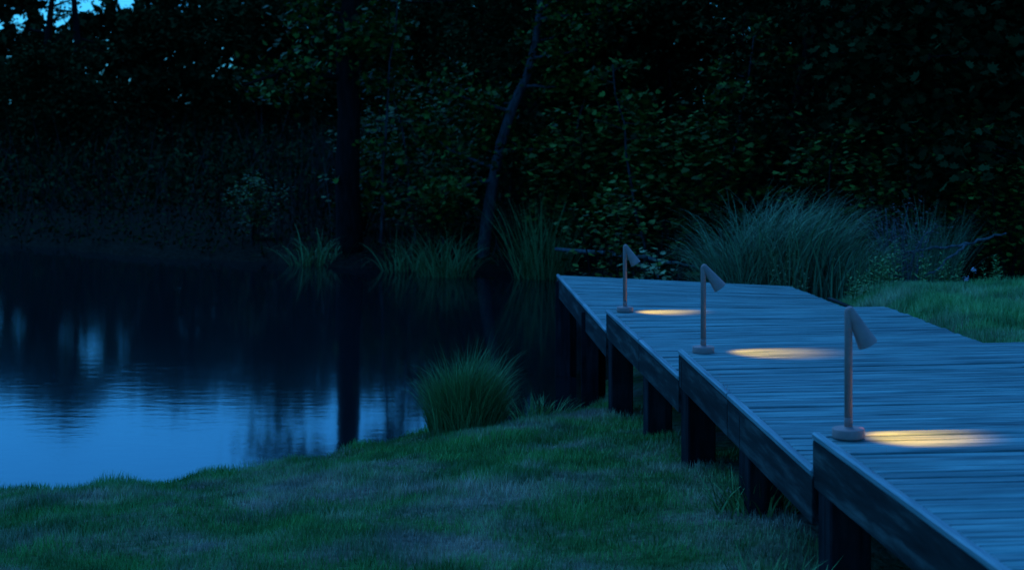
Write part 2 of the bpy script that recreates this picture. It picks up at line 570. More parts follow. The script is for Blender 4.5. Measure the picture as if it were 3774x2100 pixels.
def bollard_lamp(x, y, z, tilt, yaw, label, power):
    root = empty('bollard_lamp', (x, y, z), label, 'lamp', 'bollard lamps along the boardwalk')
    add('lamp_base', base_me, M_METAL, root)
    add('pole_collar', coll_me, M_METAL, root)
    add('pole', pole_me, M_METAL, root)
    sh = add('lamp_shade', shade_me, M_METAL, root, (0.007, -0.004, 0.578))
    d = Vector((math.sin(R(tilt)) * math.cos(R(yaw)), math.sin(R(tilt)) * math.sin(R(yaw)), -math.cos(R(tilt))))
    sh.rotation_euler = (-d).to_track_quat('Z', 'Y').to_euler()
    add('light_disc', disc_me, M_BULB, sh)
    L = bpy.data.lights.new('lamp_light', 'SPOT')
    L.energy = power
    L.color = (1.0, 0.36, 0.02)
    L.spot_size = R(58); L.spot_blend = 1.0
    L.shadow_soft_size = 0.018
    lo = bpy.data.objects.new('lamp_light', L)
    col.objects.link(lo)
    lo.parent = sh
    lo.location = (0, 0, -0.08)
    return root


bollard_lamp(1.532, 7.785, 1.664, 28, 7, 'nearest and largest bollard lamp, cone shade over the first lit plank edge', 50)
bollard_lamp(1.292, 11.545, 1.494, 37, 2, 'middle bollard lamp, its cone shade tilted out the widest of the three', 50)
bollard_lamp(1.003, 15.18, 1.319, 30, 2, 'farthest and smallest bollard lamp, standing near the lake end of the boardwalk', 50)

# ------------------------------------------------------------------ grass and reeds
def blades(px, py, pz, h, w, lean, az, seg, droop, tint, side_az=None, power=1.5):
    """arching grass blades: arrays of n -> verts, faces, tint"""
    n = len(px)
    t = np.linspace(0, 1, seg + 1)
    ang = lean[:, None] + droop[:, None] * t[None, :] ** power            # angle off vertical along the blade
    ds = (h / seg)[:, None]
    cx = np.concatenate([np.zeros((n, 1)), np.cumsum(np.sin(ang[:, :-1]) * ds, 1)], 1)
    cz = np.concatenate([np.zeros((n, 1)), np.cumsum(np.cos(ang[:, :-1]) * ds, 1)], 1)
    X = px[:, None] + cx * np.cos(az)[:, None]; Y = py[:, None] + cx * np.sin(az)[:, None]; Z = pz[:, None] + cz
    sa = (az + np.pi / 2 + rng.uniform(-0.9, 0.9, n)) if side_az is None else side_az
    ww = (w[:, None] * (1 - t[None, :] ** 1.6 * 0.95)) / 2
    lx = np.cos(sa)[:, None] * ww; ly = np.sin(sa)[:, None] * ww
    A = np.stack([X - lx, Y - ly, Z], -1); B = np.stack([X + lx, Y + ly, Z], -1)
    V = np.stack([A, B], 2).reshape(-1, 3)                               # n, seg+1, 2
    o = (np.arange(n) * (seg + 1) * 2)[:, None]
    k = (np.arange(seg) * 2)[None, :]
    F = np.stack([o + k, o + k + 1, o + k + 3, o + k + 2], -1).reshape(-1, 4)
    T = np.repeat(tint, (seg + 1) * 2)
    return V, F, T


def deck_mask(x, y, pad=0.03):
    m = np.zeros(x.shape, bool)
    for S in SECTIONS:
        P = [S['bl'], S['br'], S['fr'], S['fl']]
        ins = np.ones(x.shape, bool)
        for i in range(4):
            ax, ay = P[i]; bx, by = P[(i + 1) % 4]
            L = math.hypot(bx - ax, by - ay)
            cr = ((bx - ax) * (y - ay) - (by - ay) * (x - ax)) / L
            ins &= cr < pad
        m |= ins
    return m


def lawn(name, x0, x1, y0, y1, dens, hmin, hmax, mat, keep, fade=None):
    n = int((x1 - x0) * (y1 - y0) * dens)
    x = rng.uniform(x0, x1, n); y = rng.uniform(y0, y1, n)
    d = lake_dist(x, y)
    k = (d > 0.05) & keep(x, y)
    x, y, d = x[k], y[k], d[k]
    n = len(x)
    z = ground_z(x, y) - 0.01
    cl = np.sin(x * 3.1 + np.sin(y * 2.2) * 1.3) * np.sin(y * 2.7 + x) * 0.5 + 0.5
    h = rng.uniform(hmin, hmax, n) * (0.65 + 0.6 * cl)
    h *= 1 + 2.2 * np.exp(-np.maximum(d, 0) / 0.35) * np.clip(np.sin(x * 5.1 + 0.7) * np.sin(x * 2.2) + 0.3, 0, 1)
    V, F, T = blades(x, y, z, h, rng.uniform(0.003, 0.0062, n) * (1 + np.maximum(0, y - 9) * 0.05), rng.uniform(0, 0.5, n), rng.uniform(0, 6.283, n), 2,
                     rng.uniform(0.1, 1.1, n), np.clip(rng.normal(0.5, 0.25, n), 0, 1))
    o = add(name, mesh_np(name, V, F, False, T), mat)
    return o


vis = lambda x, y: (np.abs(x) < 0.345 * y + 0.6)
o = lawn('lawn_grass', -6.2, 3.0, 5.0, 18.6, 2900, 0.04, 0.085, M_LAWN, lambda x, y: vis(x, y) & ~deck_mask(x, y, -0.25))
tag(o, 'short patchy green and straw lawn sloping down to the lake', 'grass', kind='stuff')
o = lawn('lawn_grass', 2.9, 9.0, 11.0, 21.5, 2600, 0.06, 0.14, M_LAWN_R, lambda x, y: vis(x, y) & ~deck_mask(x, y, 0.02) & (x > 3.0 + (y > 18.5) * 0.2))
tag(o, 'bright green lawn behind the right edge of the boardwalk', 'grass', kind='stuff')


def clump(n, rx, ry, hmin, hmax, w, lean, droop, seg=6, bias=None, radial=0.75, tint_mu=0.45, power=1.5, droop_sd=0.45):
    r = np.sqrt(rng.uniform(0, 1, n)); a = rng.uniform(0, 6.283, n)
    px = r * np.cos(a) * rx; py = r * np.sin(a) * ry
    az = np.where(rng.uniform(0, 1, n) < radial, np.arctan2(py / ry, px / rx) + rng.normal(0, 0.5, n), rng.uniform(0, 6.283, n))
    if bias is not None:
        k = rng.uniform(0, 1, n) < bias[1]
        az = np.where(k, bias[0] + rng.normal(0, 0.5, n), az)
    h = rng.uniform(hmin, hmax, n)
    return blades(px, py, np.zeros(n), h, rng.uniform(0.6, 1.3, n) * w, lean * (0.25 + r) * rng.uniform(0.3, 1.2, n), az, seg,
                  np.abs(rng.normal(droop, droop * droop_sd, n)), np.clip(rng.normal(tint_mu, 0.3, n), 0, 1), power=power)


def gz(x, y): return float(ground_z(np.array([x]), np.array([y]))[0])


def clump_thing(name, x, y, label, cat, mat, group=None, dz=-0.02, **kw):
    V, F, T = clump(**kw)
    o = add(name, mesh_np(name, V, F, False, T), mat, None, (x, y, max(gz(x, y), -0.1) + dz))
    return tag(o, label, cat, group)


# the big arching reed bed right of the boardwalk's end
reeds = [
    (2.72, 20.9, 650, 0.34, 0.45, 1.05, 1.75, 'tall arching reed clump at the left end of the reed bed, next to the log', 2.6),
    (3.05, 21.2, 900, 0.45, 0.5, 1.3, 2.1, 'tallest reed clump in the middle of the reed bed, tips combed over', 0.2),
    (3.55, 20.9, 900, 0.45, 0.5, 1.15, 1.85, 'dense reed clump right of the tallest one, drooping to the right', 0.0),
    (4.0, 20.5, 600, 0.40, 0.45, 0.7, 1.2, 'lower reed clump at the right end of the reed bed by the lawn', 0.0),
]
for x, y, n, rx, ry, h0, h1, lab, b in reeds:
    clump_thing('reed_clump', x, y, lab, 'reeds', M_REED, 'reed clumps past the boardwalk end', n=n, rx=rx, ry=ry, hmin=h0, hmax=h1, w=0.016,
                lean=0.10, droop=1.85, seg=9, bias=(b, 0.7), power=2.3, droop_sd=0.22)
clump_thing('reed_clump', 5.55, 23.0, 'dim fine reed clump behind the mauve dried shrub', 'reeds', M_REED, 'reed clumps past the boardwalk end',
            n=500, rx=0.45, ry=0.4, hmin=0.8, hmax=1.5, w=0.011, lean=0.3, droop=0.7, seg=6, bias=(0, 0.3))

# rounded sedge bush on the near shore
def sedge_bush(x, y, label):
    parts = []
    for dx, dy, n, r, h0, h1, b in ((0, 0, 3600, 0.27, 0.3, 0.84, 0.2), (0.20, 0.05, 1500, 0.2, 0.25, 0.66, 0.0), (-0.2, 0.02, 1300, 0.18, 0.25, 0.7, 2.8), (0.05, -0.18, 900, 0.22, 0.2, 0.5, 4.7), (0.06, 0.02, 260, 0.2, 0.7, 1.05, 0.5)):
        V, F, T = clump(n=n, rx=r, ry=r, hmin=h0, hmax=h1, w=0.009, lean=0.3, droop=0.95, seg=6, radial=0.3, bias=(b, 0.4), tint_mu=0.42)
        parts.append((V + np.array([dx, dy, 0]), F, T))
    off = np.cumsum([0] + [len(p[0]) for p in parts[:-1]])
    V = np.concatenate([p[0] for p in parts]); F = np.concatenate([p[1] + o for p, o in zip(parts, off)]); T = np.concatenate([p[2] for p in parts])
    o = add('sedge_bush', mesh_np('sedge_bush', V * np.array([0.78, 0.78, 1.0]), F, False, T), M_SEDGE, None, (x, y, gz(x, y) - 0.03))
    return tag(o, label, 'bush')


sedge_bush(-0.42, 15.05, 'rounded green sedge bush on the near shore left of the boardwalk posts')
for x, y, n, h, lab in [(-1.15, 30.9, 230, 1.5, 'pale arching sedge tuft on the far waterline left of the leaning tree'),
                        (-1.9, 31.9, 130, 1.1, 'small sedge tuft at the far waterline, second left of the leaning tree'),
                        (-3.75, 33.0, 130, 1.0, 'broad sedge tuft at the far waterline below the dark straight trunk'),
                        (0.55, 30.6, 320, 1.9, 'tall thin upright sedge tuft just right of the leaning tree'),
                        ]:
    clump_thing('sedge_tuft', x, y, lab, 'sedge', M_SEDGE, 'sedge tufts on the far shore', n=n, rx=0.5, ry=0.3, hmin=h * 0.35, hmax=h, w=0.016,
                lean=0.45, droop=1.6 if h < 1.6 else 0.4, seg=7, radial=0.55, tint_mu=0.3)
for x, y, h, lab in [(-2.95, 13.55, 0.22, 'low ragged grass tuft at the near waterline under the bright sky reflection'), (0.25, 16.3, 0.4, 'grass tuft on the shore by the farthest posts'),
                     (1.35, 9.5, 0.3, 'feathery weed tuft against the fascia of the second section'), (1.15, 7.6, 0.34, 'feathery weed tuft below the nearest boardwalk corner')]:
    clump_thing('grass_tuft', x, y, lab, 'grass tuft', M_SEDGE, 'grass tufts on the near shore', n=220, rx=0.22, ry=0.18, hmin=h * 0.5, hmax=h, w=0.010, lean=0.5, droop=1.0, seg=4)

# ------------------------------------------------------------------ leaves
def star_leaf():
    """lobed leaf outline (x right, y along), one fan of triangles from the stalk"""
    p = [(0, 0), (0.26, 0.02), (0.5, 0.28), (0.28, 0.38), (0.36, 0.72), (0.12, 0.62), (0, 1.0), (-0.12, 0.62), (-0.36, 0.72), (-0.28, 0.38), (-0.5, 0.28), (-0.26, 0.02)]
    f = [(0, i, i + 1) for i in range(1, 11)]
    return np.array([(x, y, 0.10 * abs(x)) for x, y in p]), np.array(f)


def oval_leaf():
    p = [(0, 0, 0), (0.24, 0.4, 0.06), (0, 1, 0), (-0.24, 0.4, 0.06)]
    return np.array(p), np.array([(0, 1, 2), (0, 2, 3)])


STAR, OVAL = star_leaf(), oval_leaf()


def leaf_cloud(pos, size, kind, up=0.3, tint=None):
    """one leaf at each position, its face turned mostly up"""
    V0, F0 = kind
    n = len(pos)
    nrm = rng.normal(0, 1, (n, 3)); nrm /= np.linalg.norm(nrm, axis=1)[:, None]
    nrm[:, 2] = np.abs(nrm[:, 2])
    nrm = nrm * (1 - up) + np.array([0, 0, up]); nrm /= np.linalg.norm(nrm, axis=1)[:, None]
    d = rng.normal(0, 1, (n, 3)); d -= (d * nrm).sum(1)[:, None] * nrm; d /= np.linalg.norm(d, axis=1)[:, None]
    s = np.cross(d, nrm)
    sz = np.asarray(size) * rng.uniform(0.6, 1.3, n)
    V = pos[:, None, :] + sz[:, None, None] * (V0[None, :, 0, None] * s[:, None, :] + (V0[None, :, 1, None] - 0.3) * d[:, None, :] + V0[None, :, 2, None] * nrm[:, None, :])
    F = (F0[None] + (np.arange(n) * len(V0))[:, None, None]).reshape(-1, 3)
    if tint is None: tint = rng.beta(1.1, 2.6, n)
    return V.reshape(-1, 3), F, np.repeat(tint, len(V0))


def grow(trunk_pts, trunk_r, limbs, limb_len, start=0.3, twigs=5, rise=0.35, lrng=None):
    """trunk polyline -> limb tubes and the points leaves gather at"""
    P = np.array(trunk_pts, float)
    paths = [(P, np.linspace(trunk_r, trunk_r * 0.35, len(P)))]
    tips = []
    seglen = np.concatenate([[0], np.cumsum(np.linalg.norm(np.diff(P, axis=0), axis=1))]); seglen /= seglen[-1]
    for i in range(limbs):
        t = start + (1 - start) * (i + lrng.random()) / limbs
        b = np.array([np.interp(t, seglen, P[:, k]) for k in range(3)])
        az = lrng.random() * 6.283
        L = limb_len * (1.1 - 0.5 * t) * lrng.uniform(0.6, 1.2)
        d = np.array([math.cos(az), math.sin(az), rise * lrng.uniform(-0.3, 1.6)])
        pts = [b]
        for s in range(5):
            d = d + np.array([lrng.uniform(-.28, .28), lrng.uniform(-.28, .28), lrng.uniform(-.22, .2)])
            d /= np.linalg.norm(d)
            pts.append(pts[-1] + d * L / 5)
        r0 = trunk_r * 0.34 * (1.1 - 0.5 * t)
        paths.append((np.array(pts), np.linspace(r0, r0 * 0.2, 6)))
        for k in range(twigs):
            u = lrng.uniform(0.3, 1.0) * 5
            j = min(int(u), 4)
            q = pts[j] + (pts[j + 1] - pts[j]) * (u - j)
            d2 = np.array([lrng.gauss(0, 1), lrng.gauss(0, 1), lrng.gauss(0, 0.6)]); d2 /= np.linalg.norm(d2)
            e = q + d2 * L * 0.28
            paths.append((np.array([q, (q + e) / 2 + np.array([0, 0, 0.03]), e]), np.array([r0 * 0.22, r0 * 0.15, r0 * 0.06])))
            tips += [q, (q + e) / 2, e]
        tips.append(pts[-1])
    return paths, np.array(tips)


def crown_points(tips, per_tip, spread, flat=0.6):
    n = len(tips) * per_tip
    c = np.repeat(tips, per_tip, 0)
    return c + rng.normal(0, 1, (n, 3)) * np.array([spread, spread, spread * flat])


def tree_thing(name, x, y, label, cat, trunk, trunk_r, limbs, limb_len, per_tip, spread, leaf_size, kind, bark, leafm, group=None, seed=1, start=0.3, twigs=5, rise=0.35):
    lr = random.Random(seed)
    root = empty(name, (x, y, gz(x, y) - 0.1), label, cat, group)
    paths, tips = grow(trunk, trunk_r, limbs, limb_len, start, twigs, rise, lr)
    V, F = tubes_np(paths, 7)
    add('trunk', mesh_np('trunk', V, F, True), bark, root)
    cp = crown_points(tips, per_tip, spread)
    V, F, T = leaf_cloud(cp, leaf_size, kind)
    add('crown', mesh_np('crown', V, F, False, T), leafm, root)
    return root


def copy_thing(src, loc, rz, scale, label, group=None):
    c = src.copy(); col.objects.link(c)
    c.location = loc; c.rotation_euler = (0, 0, rz); c.scale = scale if isinstance(scale, tuple) else (scale,) * 3
    c['label'] = label
    if group: c['group'] = group
    for ch in src.children:
        d = ch.copy(); d.parent = c; col.objects.link(d)
    return c


def straight(h, wob=0.15, n=8, seed=0):
    r = random.Random(seed)
    return [(0 if i == 0 else r.uniform(-wob, wob), 0 if i == 0 else r.uniform(-wob, wob), h * i / (n - 1)) for i in range(n)]


# the leaning tree with the pale trunk, on the right bank
lean_pts = [(0, 0, 0), (0.08, 0, 0.75), (0.20, 0, 1.5), (0.35, 0.05, 2.25), (0.58, 0.1, 2.95), (0.86, 0.2, 3.55), (1.02, 0.3, 4.2), (1.14, 0.4, 5.2), (1.3, 0.5, 6.6), (1.35, 0.5, 8.0)]
tree_thing('bank_tree', -0.56, 32.6, 'crooked tree with pale leaning trunk on the far bank, loose lobed leaves', 'tree', lean_pts, 0.13, 26, 2.0, 24, 0.2, 0.115, STAR,
           M_BARK_PALE, M_LEAF, 'trees on the far bank', seed=3, start=0.18, twigs=6, rise=0.2)
# the dark straight trunk left of it
tree_thing('bank_tree', -3.15, 33.4, 'thick dark straight trunk rising out of the top of the picture at the far bank', 'tree', straight(11, 0.11, 9, 4), 0.27, 18, 1.9, 22, 0.28, 0.13, STAR,
           M_BARK, M_LEAF, 'trees on the far bank', seed=11, start=0.3, twigs=7, rise=0.3)

# thin pale saplings leaning among the shrubs of the bank
for x, y, h, lx, sd_, lab in [(-2.6, 33.6, 5.2, 0.35, 61, 'thin pale sapling standing right beside the dark straight trunk'), (0.9, 33.0, 4.6, 0.9, 62, 'thin pale sapling leaning right, just right of the crooked tree'),
                              (2.3, 29.5, 3.6, -0.6, 63, 'thin sapling leaning left above the farthest lamp'), (-1.9, 34.0, 3.4, -0.5, 64, 'thin sapling leaning left between the two big trunks'),
                              (3.3, 28.0, 4.0, 0.7, 65, 'thin sapling leaning right behind the left reeds')]:
    lr_ = random.Random(sd_)
    pts = [(lx * (k / 7) ** 1.3 + lr_.uniform(-.05, .05) * (k > 0), lr_.uniform(-.05, .05) * (k > 0), h * k / 7) for k in range(8)]
    tree_thing('sapling', x, y, lab, 'sapling', pts, 0.035, 14, 0.9, 5, 0.14, 0.12, STAR, M_BARK_PALE, M_LEAF, 'saplings on the far bank', seed=sd_, start=0.15, twigs=4, rise=0.3)

# woods right of the lake: dense trees whose crowns reach down to the undergrowth
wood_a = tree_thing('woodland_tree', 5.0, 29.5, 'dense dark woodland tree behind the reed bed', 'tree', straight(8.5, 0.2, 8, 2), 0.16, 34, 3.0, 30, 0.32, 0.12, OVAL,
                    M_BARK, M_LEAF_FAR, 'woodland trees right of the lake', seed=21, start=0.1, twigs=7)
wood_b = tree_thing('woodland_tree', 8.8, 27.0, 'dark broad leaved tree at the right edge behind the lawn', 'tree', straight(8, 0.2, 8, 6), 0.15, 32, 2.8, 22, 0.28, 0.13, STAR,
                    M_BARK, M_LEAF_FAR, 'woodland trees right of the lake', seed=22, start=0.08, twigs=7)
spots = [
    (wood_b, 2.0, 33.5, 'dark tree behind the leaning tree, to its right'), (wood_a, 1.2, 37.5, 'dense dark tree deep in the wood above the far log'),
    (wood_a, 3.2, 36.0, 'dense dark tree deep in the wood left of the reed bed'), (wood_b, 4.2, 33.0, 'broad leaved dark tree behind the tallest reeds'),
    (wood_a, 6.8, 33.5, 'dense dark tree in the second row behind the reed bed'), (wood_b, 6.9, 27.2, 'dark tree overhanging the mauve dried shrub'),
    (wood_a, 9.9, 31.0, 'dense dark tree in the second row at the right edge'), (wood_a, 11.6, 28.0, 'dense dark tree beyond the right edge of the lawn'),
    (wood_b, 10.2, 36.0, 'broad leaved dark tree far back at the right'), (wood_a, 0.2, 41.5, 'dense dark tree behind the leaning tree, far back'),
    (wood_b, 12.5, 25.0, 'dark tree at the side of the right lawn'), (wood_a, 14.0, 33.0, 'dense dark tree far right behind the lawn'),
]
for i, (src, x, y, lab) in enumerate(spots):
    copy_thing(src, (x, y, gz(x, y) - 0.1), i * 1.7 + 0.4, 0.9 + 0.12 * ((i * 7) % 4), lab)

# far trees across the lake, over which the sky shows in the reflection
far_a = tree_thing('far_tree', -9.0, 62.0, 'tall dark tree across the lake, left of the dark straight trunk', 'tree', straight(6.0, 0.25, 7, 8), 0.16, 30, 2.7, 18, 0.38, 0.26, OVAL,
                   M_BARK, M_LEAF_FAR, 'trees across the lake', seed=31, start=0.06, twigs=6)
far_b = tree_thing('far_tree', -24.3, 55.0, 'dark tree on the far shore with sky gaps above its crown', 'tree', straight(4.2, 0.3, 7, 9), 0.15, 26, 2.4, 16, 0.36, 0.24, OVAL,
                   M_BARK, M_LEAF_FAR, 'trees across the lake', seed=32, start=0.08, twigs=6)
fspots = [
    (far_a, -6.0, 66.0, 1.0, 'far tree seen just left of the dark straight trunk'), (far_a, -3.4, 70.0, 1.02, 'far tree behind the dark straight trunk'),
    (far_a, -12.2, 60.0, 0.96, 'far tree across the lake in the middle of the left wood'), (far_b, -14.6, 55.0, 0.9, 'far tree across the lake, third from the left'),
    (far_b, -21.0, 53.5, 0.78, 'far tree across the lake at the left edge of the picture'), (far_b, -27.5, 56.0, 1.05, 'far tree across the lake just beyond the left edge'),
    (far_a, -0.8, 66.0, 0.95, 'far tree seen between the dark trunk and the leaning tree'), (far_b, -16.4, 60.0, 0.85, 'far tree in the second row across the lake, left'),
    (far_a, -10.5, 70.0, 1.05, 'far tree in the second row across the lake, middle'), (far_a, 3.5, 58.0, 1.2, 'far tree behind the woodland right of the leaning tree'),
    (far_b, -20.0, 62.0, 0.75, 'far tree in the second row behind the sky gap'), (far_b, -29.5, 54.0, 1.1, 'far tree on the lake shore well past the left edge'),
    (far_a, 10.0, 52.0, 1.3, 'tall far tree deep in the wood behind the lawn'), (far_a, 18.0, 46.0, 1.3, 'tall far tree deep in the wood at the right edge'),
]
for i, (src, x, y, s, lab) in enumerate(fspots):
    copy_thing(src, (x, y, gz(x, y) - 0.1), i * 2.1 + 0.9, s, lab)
# two tall bare-stemmed trees at the left, dark against the sky gaps
for x, y, lab, sd_, lean in [(-18.6, 67.5, 'tall dark trunk at the top left, left one of the pair before the sky gaps', 41, 0.6), (-16.8, 67.0, 'tall dark trunk at the top left, right one of the pair before the sky gaps', 42, -0.5)]:
    pts = [(lean * (k / 8) ** 1.5, 0, 7.6 * k / 8) for k in range(9)]
    tree_thing('shore_tree', x, y, lab, 'tree', pts, 0.24, 6, 2.2, 4, 0.3, 0.2, OVAL, M_BARK, M_LEAF_FAR, 'trees on the left far shore', seed=sd_, start=0.5, twigs=6, rise=0.5)

# ------------------------------------------------------------------ shrubs and undergrowth on the far bank
shrub_me = None


def shrub_thing(name, x, y, label, group, h, w, n, leaf_size, kind, mat, bark=M_BARK, seed=1, stems=9, flat=0.8, cat='shrub'):
    lr = random.Random(seed)
    root = empty(name, (x, y, gz(x, y) - 0.05), label, cat, group)
    paths, tips = [], []
    for i in range(stems):
        az = lr.random() * 6.283
        e = np.array([math.cos(az) * w * lr.uniform(0.2, 1), math.sin(az) * w * lr.uniform(0.2, 1), h * lr.uniform(0.55, 1.0)])
        s = np.array([lr.uniform(-.1, .1), lr.uniform(-.1, .1), 0])
        pts = [s + (e - s) * t + np.array([lr.uniform(-.06, .06), lr.uniform(-.06, .06), 0.12 * h * math.sin(math.pi * t)]) * (0 < t) for t in (0, 0.25, 0.5, 0.75, 1)]
        paths.append((np.array(pts), np.linspace(0.018, 0.005, 5)))
        for t in (0.35, 0.5, 0.65, 0.8, 0.9, 1.0): tips.append(s + (e - s) * t + np.array([lr.gauss(0, .12), lr.gauss(0, .12), lr.gauss(0, .08)]) * w)
    V, F = tubes_np(paths, 5)
    add('stems', mesh_np('stems', V, F, True), bark, root)
    tips = np.array(tips)
    cp = crown_points(tips, max(1, n // len(tips)), 0.16 * w + 0.05, flat)
    cp[:, 2] = np.maximum(cp[:, 2], 0.03)
    V, F, T = leaf_cloud(cp, leaf_size, kind, 0.6)
    add('foliage', mesh_np('foliage', V, F, False, T), mat, root)
    return root


sg = 'leafy shrubs on the far bank'
sh_a = shrub_thing('leafy_shrub', 0.5, 31.6, 'yellow green lobed shrub at the foot of the leaning tree', sg, 2.3, 1.1, 1300, 0.12, STAR, M_LEAF, seed=51)
sh_b = shrub_thing('leafy_shrub', 1.45, 25.6, 'light green branch of lobed leaves hanging above the farthest lamp', sg, 2.2, 0.8, 750, 0.10, STAR, M_LEAF, seed=52, stems=6)
sh_c = shrub_thing('leafy_shrub', 2.05, 22.4, 'small pale leaved shrub at the left foot of the reed bed', sg, 1.55, 0.5, 420, 0.09, STAR, M_LEAF_HERB, seed=53, stems=7)
for i, (src, x, y, s, lab) in enumerate([
        (sh_a, -1.6, 33.2, 0.9, 'leafy shrub left of the leaning tree at the waterline'), (sh_a, -5.3, 35.2, 0.6, 'small yellow green shrub at the left waterline, alone'),
        (sh_a, 3.4, 27.6, 1.15, 'leafy shrub behind the left half of the reed bed'), (sh_b, 4.6, 25.6, 1.2, 'feathery tall shrub rising behind the tallest reeds'),
        (sh_a, 6.2, 26.4, 1.15, 'leafy shrub behind the mauve dried shrub'), (sh_a, 6.75, 23.4, 0.78, 'leaf bunch hanging at the right edge above the lawn'),
        (sh_b, 7.3, 24.6, 1.15, 'dim leafy shrub between the fallen branch and the right edge'), (sh_a, -0.9, 36.5, 1.3, 'dark leafy shrub behind the leaning trunk'),
        (sh_b, 2.6, 29.8, 1.3, 'dim leafy shrub in the wood above the far log'), (sh_a, -3.2, 36.5, 1.2, 'dark leafy shrub behind the straight trunk'),
        (sh_a, 1.5, 30.5, 1.3, 'dark leafy shrub right of the leaning tree'), (sh_b, 5.4, 24.6, 0.95, 'dim shrub right behind the reed bed')]):
    copy_thing(src, (x, y, gz(x, y) - 0.05), i * 1.3 + 0.5, s, lab)
shrub_thing('dried_shrub', 4.95, 21.9, 'mauve brown dried shrub full of seed heads, right of the reed bed', None, 1.35, 0.55, 2400, 0.035, OVAL, M_DRY, M_DEADWOOD, seed=57, stems=18)


def stalk_plant(x, y, h, label, n=26, ls=0.1, mat=None, stems=3, group='leafy stalks at the foot of the reeds'):
    lr = random.Random(int(x * 1000 + y * 77))
    root = empty('leafy_stalk', (x, y, gz(x, y) - 0.02), label, 'plant', group)
    paths, VV, FF, TT, off = [], [], [], [], 0
    for s in range(stems):
        hh = h * lr.uniform(0.65, 1); bx, by = lr.uniform(-.12, .12), lr.uniform(-.1, .1)
        lx, ly = lr.uniform(-.1, .1), lr.uniform(-.1, .1)
        pts = [np.array([bx + lx * t * t, by + ly * t * t, hh * t]) for t in (0, .3, .6, .85, 1)]
        paths.append((np.array(pts), np.linspace(0.005, 0.002, 5)))
        P = np.array(pts)
        for k in range(n):
            t = 0.15 + 0.85 * (k + lr.random()) / n
            p = np.array([np.interp(t, (0, .3, .6, .85, 1), P[:, j]) for j in range(3)])
            az = k * 2.4 + lr.uniform(-.3, .3); L = ls * (1.15 - 0.7 * t) * lr.uniform(.8, 1.2); up = lr.uniform(0.1, 0.7)
            d = np.array([math.cos(az), math.sin(az), up]); d /= np.linalg.norm(d)
            sd = np.array([-math.sin(az), math.cos(az), 0.0]) * L * 0.13
            VV += [p, p + d * L * 0.45 + sd, p + d * L - np.array([0, 0, L * 0.15]), p + d * L * 0.45 - sd]
            FF.append((off, off + 1, off + 2, off + 3)); off += 4
            TT += [min(1, max(0, lr.gauss(0.6, 0.2)))] * 4
    V, F = tubes_np(paths, 5)
    add('stems', mesh_np('stems', V, F, True), M_SEDGE, root)
    add('leaves', mesh_np('leaves', np.array(VV), np.array(FF), False, np.array(TT)), mat or M_LEAF_HERB, root)


stalk_plant(2.98, 19.55, 1.25, 'tall yellow green leafy stalks in front of the reeds, left of the pair', 34)
stalk_plant(3.28, 19.45, 1.05, 'yellow green leafy stalks in front of the reeds, right of the pair', 30)
for i, (x, y, h, lab) in enumerate([(4.05, 18.5, .55, 'low dark leafy stalks at the right corner of the farthest section'), (4.3, 19.3, .6, 'low leafy stalks below the right end of the reeds'),
                                    (4.75, 19.6, .62, 'low leafy stalks in front of the mauve dried shrub'), (5.15, 19.9, .55, 'low leafy stalks right of the mauve dried shrub'),
                                    (5.7, 20.3, .5, 'low leafy stalks under the fallen branch'), (3.75, 18.4, .4, 'small leafy stalks growing against the deck edge by the reeds'),
                                    (2.3, 20.2, .7, 'leafy stalks at the water by the left foot of the reeds')]):
    stalk_plant(x, y, h, lab, 22, 0.12, M_SEDGE, 5)

# fallen logs and branches
def wood_thing(name, pts, radii, label, cat, extra=(), mat=None, seed=0):
    lr = random.Random(seed)
    def sub(P, Rr):
        P = np.array(P, float); t = np.linspace(0, 1, len(P)); tt = np.linspace(0, 1, len(P) * 4)
        Q = np.stack([np.interp(tt, t, P[:, k]) for k in range(3)], 1)
        Q[1:-1] += np.array([[lr.uniform(-1, 1) for _ in range(3)] for _ in range(len(Q) - 2)]) * 0.02
        return Q, np.interp(tt, t, Rr)
    c = np.array(pts[0])
    root = empty(name, tuple(c), label, cat)
    V, F = tubes_np([sub(np.array(pts) - c, radii)], 8)
    add('main_stem', mesh_np('main_stem', V, F, True), mat or M_DEADWOOD, root)
    for P, Rr in extra:
        V, F = tubes_np([sub(np.array(P) - c, Rr)], 7)
        add('side_branch', mesh_np('side_branch', V, F, True), mat or M_DEADWOOD, root)


wood_thing('fallen_log', [(0.75, 29.5, 0.62), (1.5, 29.0, 0.6), (2.2, 28.3, 0.58), (3.0, 27.6, 0.5)], (0.03, 0.035, 0.03, 0.02), 'long pale fallen log lying level behind the farthest lamp', 'log',
           [([(1.9, 28.6, 0.6), (2.3, 28.2, 0.35), (2.6, 27.9, 0.1)], (0.03, 0.025, 0.02))], M_DEADWOOD)
wood_thing('fallen_log', [(1.3, 26.2, 0.12), (2.0, 25.6, 0.14), (2.6, 25.0, 0.12)], (0.05, 0.05, 0.035), 'low pale log at the waterline behind the middle lamp', 'log', (), M_BARK, 3)
wood_thing('fallen_branch', [(4.95, 22.2, 1.20), (5.4, 22.3, 1.24), (5.92, 22.4, 1.29), (6.15, 22.4, 1.37), (6.5, 22.5, 1.44)], (0.012, 0.016, 0.02, 0.016, 0.010),
           'pale forked fallen branch lying above the lawn at the right', 'branch',
           [([(5.22, 21.8, 0.93), (5.42, 21.9, 1.0), (5.75, 22.2, 1.2), (5.95, 22.4, 1.29)], (0.01, 0.013, 0.015, 0.015)), ([(5.0, 22.2, 1.2), (4.98, 22.1, 0.95), (4.95, 22.0, 0.7)], (0.012, 0.01, 0.008))])

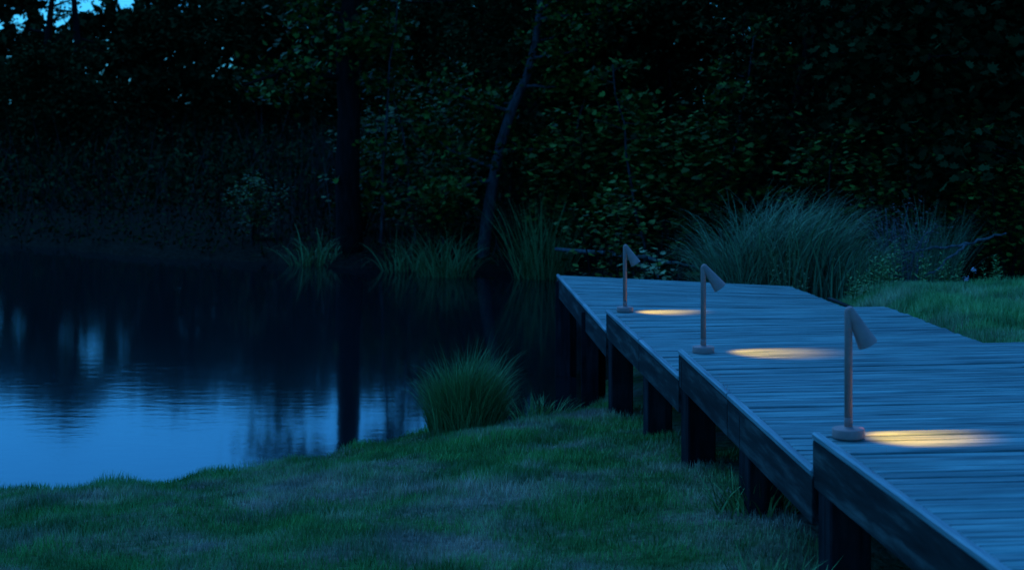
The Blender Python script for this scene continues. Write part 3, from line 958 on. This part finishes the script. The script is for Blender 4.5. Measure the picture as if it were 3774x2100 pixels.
# tangle of dead stems and vines and the dark wood behind everything
def undergrowth():
    Vs, Fs, Ts, off = [], [], [], 0
    n = 20000
    x = rng.uniform(-26, 13, n); y = rng.uniform(23.5, 60, n)
    d = lake_dist(x, y)
    k = (d > 0.2) & (np.abs(x) < 0.36 * y + 1) & ~((x > 2.5) & (x < 9) & (y < 24.5))
    k &= (x > -5.5) | (rng.uniform(0, 1, n) < 0.3)
    x, y, d = x[k], y[k], d[k]; n = len(x)
    h = rng.uniform(0.5, 2.4, n) * smoothstep(0, 3, d) + 0.3
    V, F, T = blades(x, y, ground_z(x, y), h, rng.uniform(0.012, 0.03, n), rng.uniform(0, 0.7, n), rng.uniform(0, 6.283, n), 6, rng.normal(0.6, 1.1, n), np.clip(rng.normal(0.35, 0.3, n), 0, 1))
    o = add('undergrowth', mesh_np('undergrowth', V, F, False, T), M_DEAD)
    tag(o, 'tangle of dead stems, vines and dry reeds under the trees of the far bank', 'undergrowth', kind='stuff')
    n = 90000
    x = rng.uniform(-27, 16, n); y = rng.uniform(24, 66, n)
    d = lake_dist(x, y)
    k = (d > 0.3) & (np.abs(x) < 0.36 * y + 1)
    x, y, d = x[k], y[k], d[k]; n = len(x)
    z = ground_z(x, y) + rng.uniform(0, 1, n) ** 1.4 * 1.6 * smoothstep(0, 3, d) * (0.5 + 0.5 * np.sin(x * 1.9 + y) ** 2)
    V, F, T = leaf_cloud(np.stack([x, y, z], -1), np.where(y > 42, 0.22, 0.12), OVAL, 0.1)
    o = add('bramble', mesh_np('bramble', V, F, False, T), M_LEAF_FAR)
    tag(o, 'low dark brambles covering the floor of the wood', 'brambles', kind='stuff')


undergrowth()


def far_wood():
    n = 110000
    x = rng.uniform(-56, 36, n); y = 74 + rng.uniform(0, 9, n)
    top = 10.0 + 0.9 * np.exp(-((x + 12.5) / 3.0) ** 2) + 0.5 * np.sin(x * 0.55) + 0.4 * np.sin(x * 1.31 + 2) + np.maximum(0, x - 1) * 0.6
    top = np.minimum(top, 14)
    z = 0.8 + rng.uniform(0, 1, n) * (top - 0.8)
    # towards the left the wood thins to a narrow belt, with gaps in it where the sky shows through
    y = np.where(x < -15, 74 + (y - 74) * 0.25, y)
    keep = np.ones(n, bool)
    for hx, hz, hr in ((-20.0, 6.9, 0.42), (-19.6, 7.4, 0.4), (-18.4, 7.5, 0.3), (-16.9, 7.55, 0.2), (-22.9, 6.3, 0.3), (-21.6, 6.6, 0.15), (-9.4, 7.5, 0.1)):
        wob = 1 + 0.35 * np.sin(7 * np.arctan2(z - hz, x - hx) + hx)
        keep &= np.hypot(x - hx - (y - 75) * hx / 75, z - hz) > hr * wob + 0.28
    x, y, z = x[keep], y[keep], z[keep]
    V, F, T = leaf_cloud(np.stack([x, y, z], -1), 0.6, OVAL, 0.1)
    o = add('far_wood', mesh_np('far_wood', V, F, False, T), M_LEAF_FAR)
    tag(o, 'far off dark wood closing the view beyond the lake', 'wood', kind='stuff')


far_wood()

# pale small flowers in the right lawn
for i, (x, y, lab) in enumerate([(4.55, 17.2, 'single pale mauve flower head in the right lawn, nearest the deck'), (4.85, 18.0, 'pale mauve flower head in the right lawn, below the dried shrub'), (5.9, 17.9, 'small white flower head in the right lawn, far from the deck')]):
    root = empty('wild_flower', (x, y, gz(x, y)), lab, 'flower', 'flowers in the right lawn')
    V, F = tubes_np([(np.array([(0, 0, 0), (0.01, 0, 0.1), (0.015, 0, 0.2)]), np.array([.003, .003, .002]))], 5)
    add('stem', mesh_np('stem', V, F, True), M_SEDGE, root)
    p = np.array([0.015, 0, 0.205]) + rng.normal(0, 0.012, (30, 3))
    V, F, T = leaf_cloud(p, 0.024, OVAL, 0.5)
    add('petals', mesh_np('petals', V, F, False, T), M_FLOWER, root)
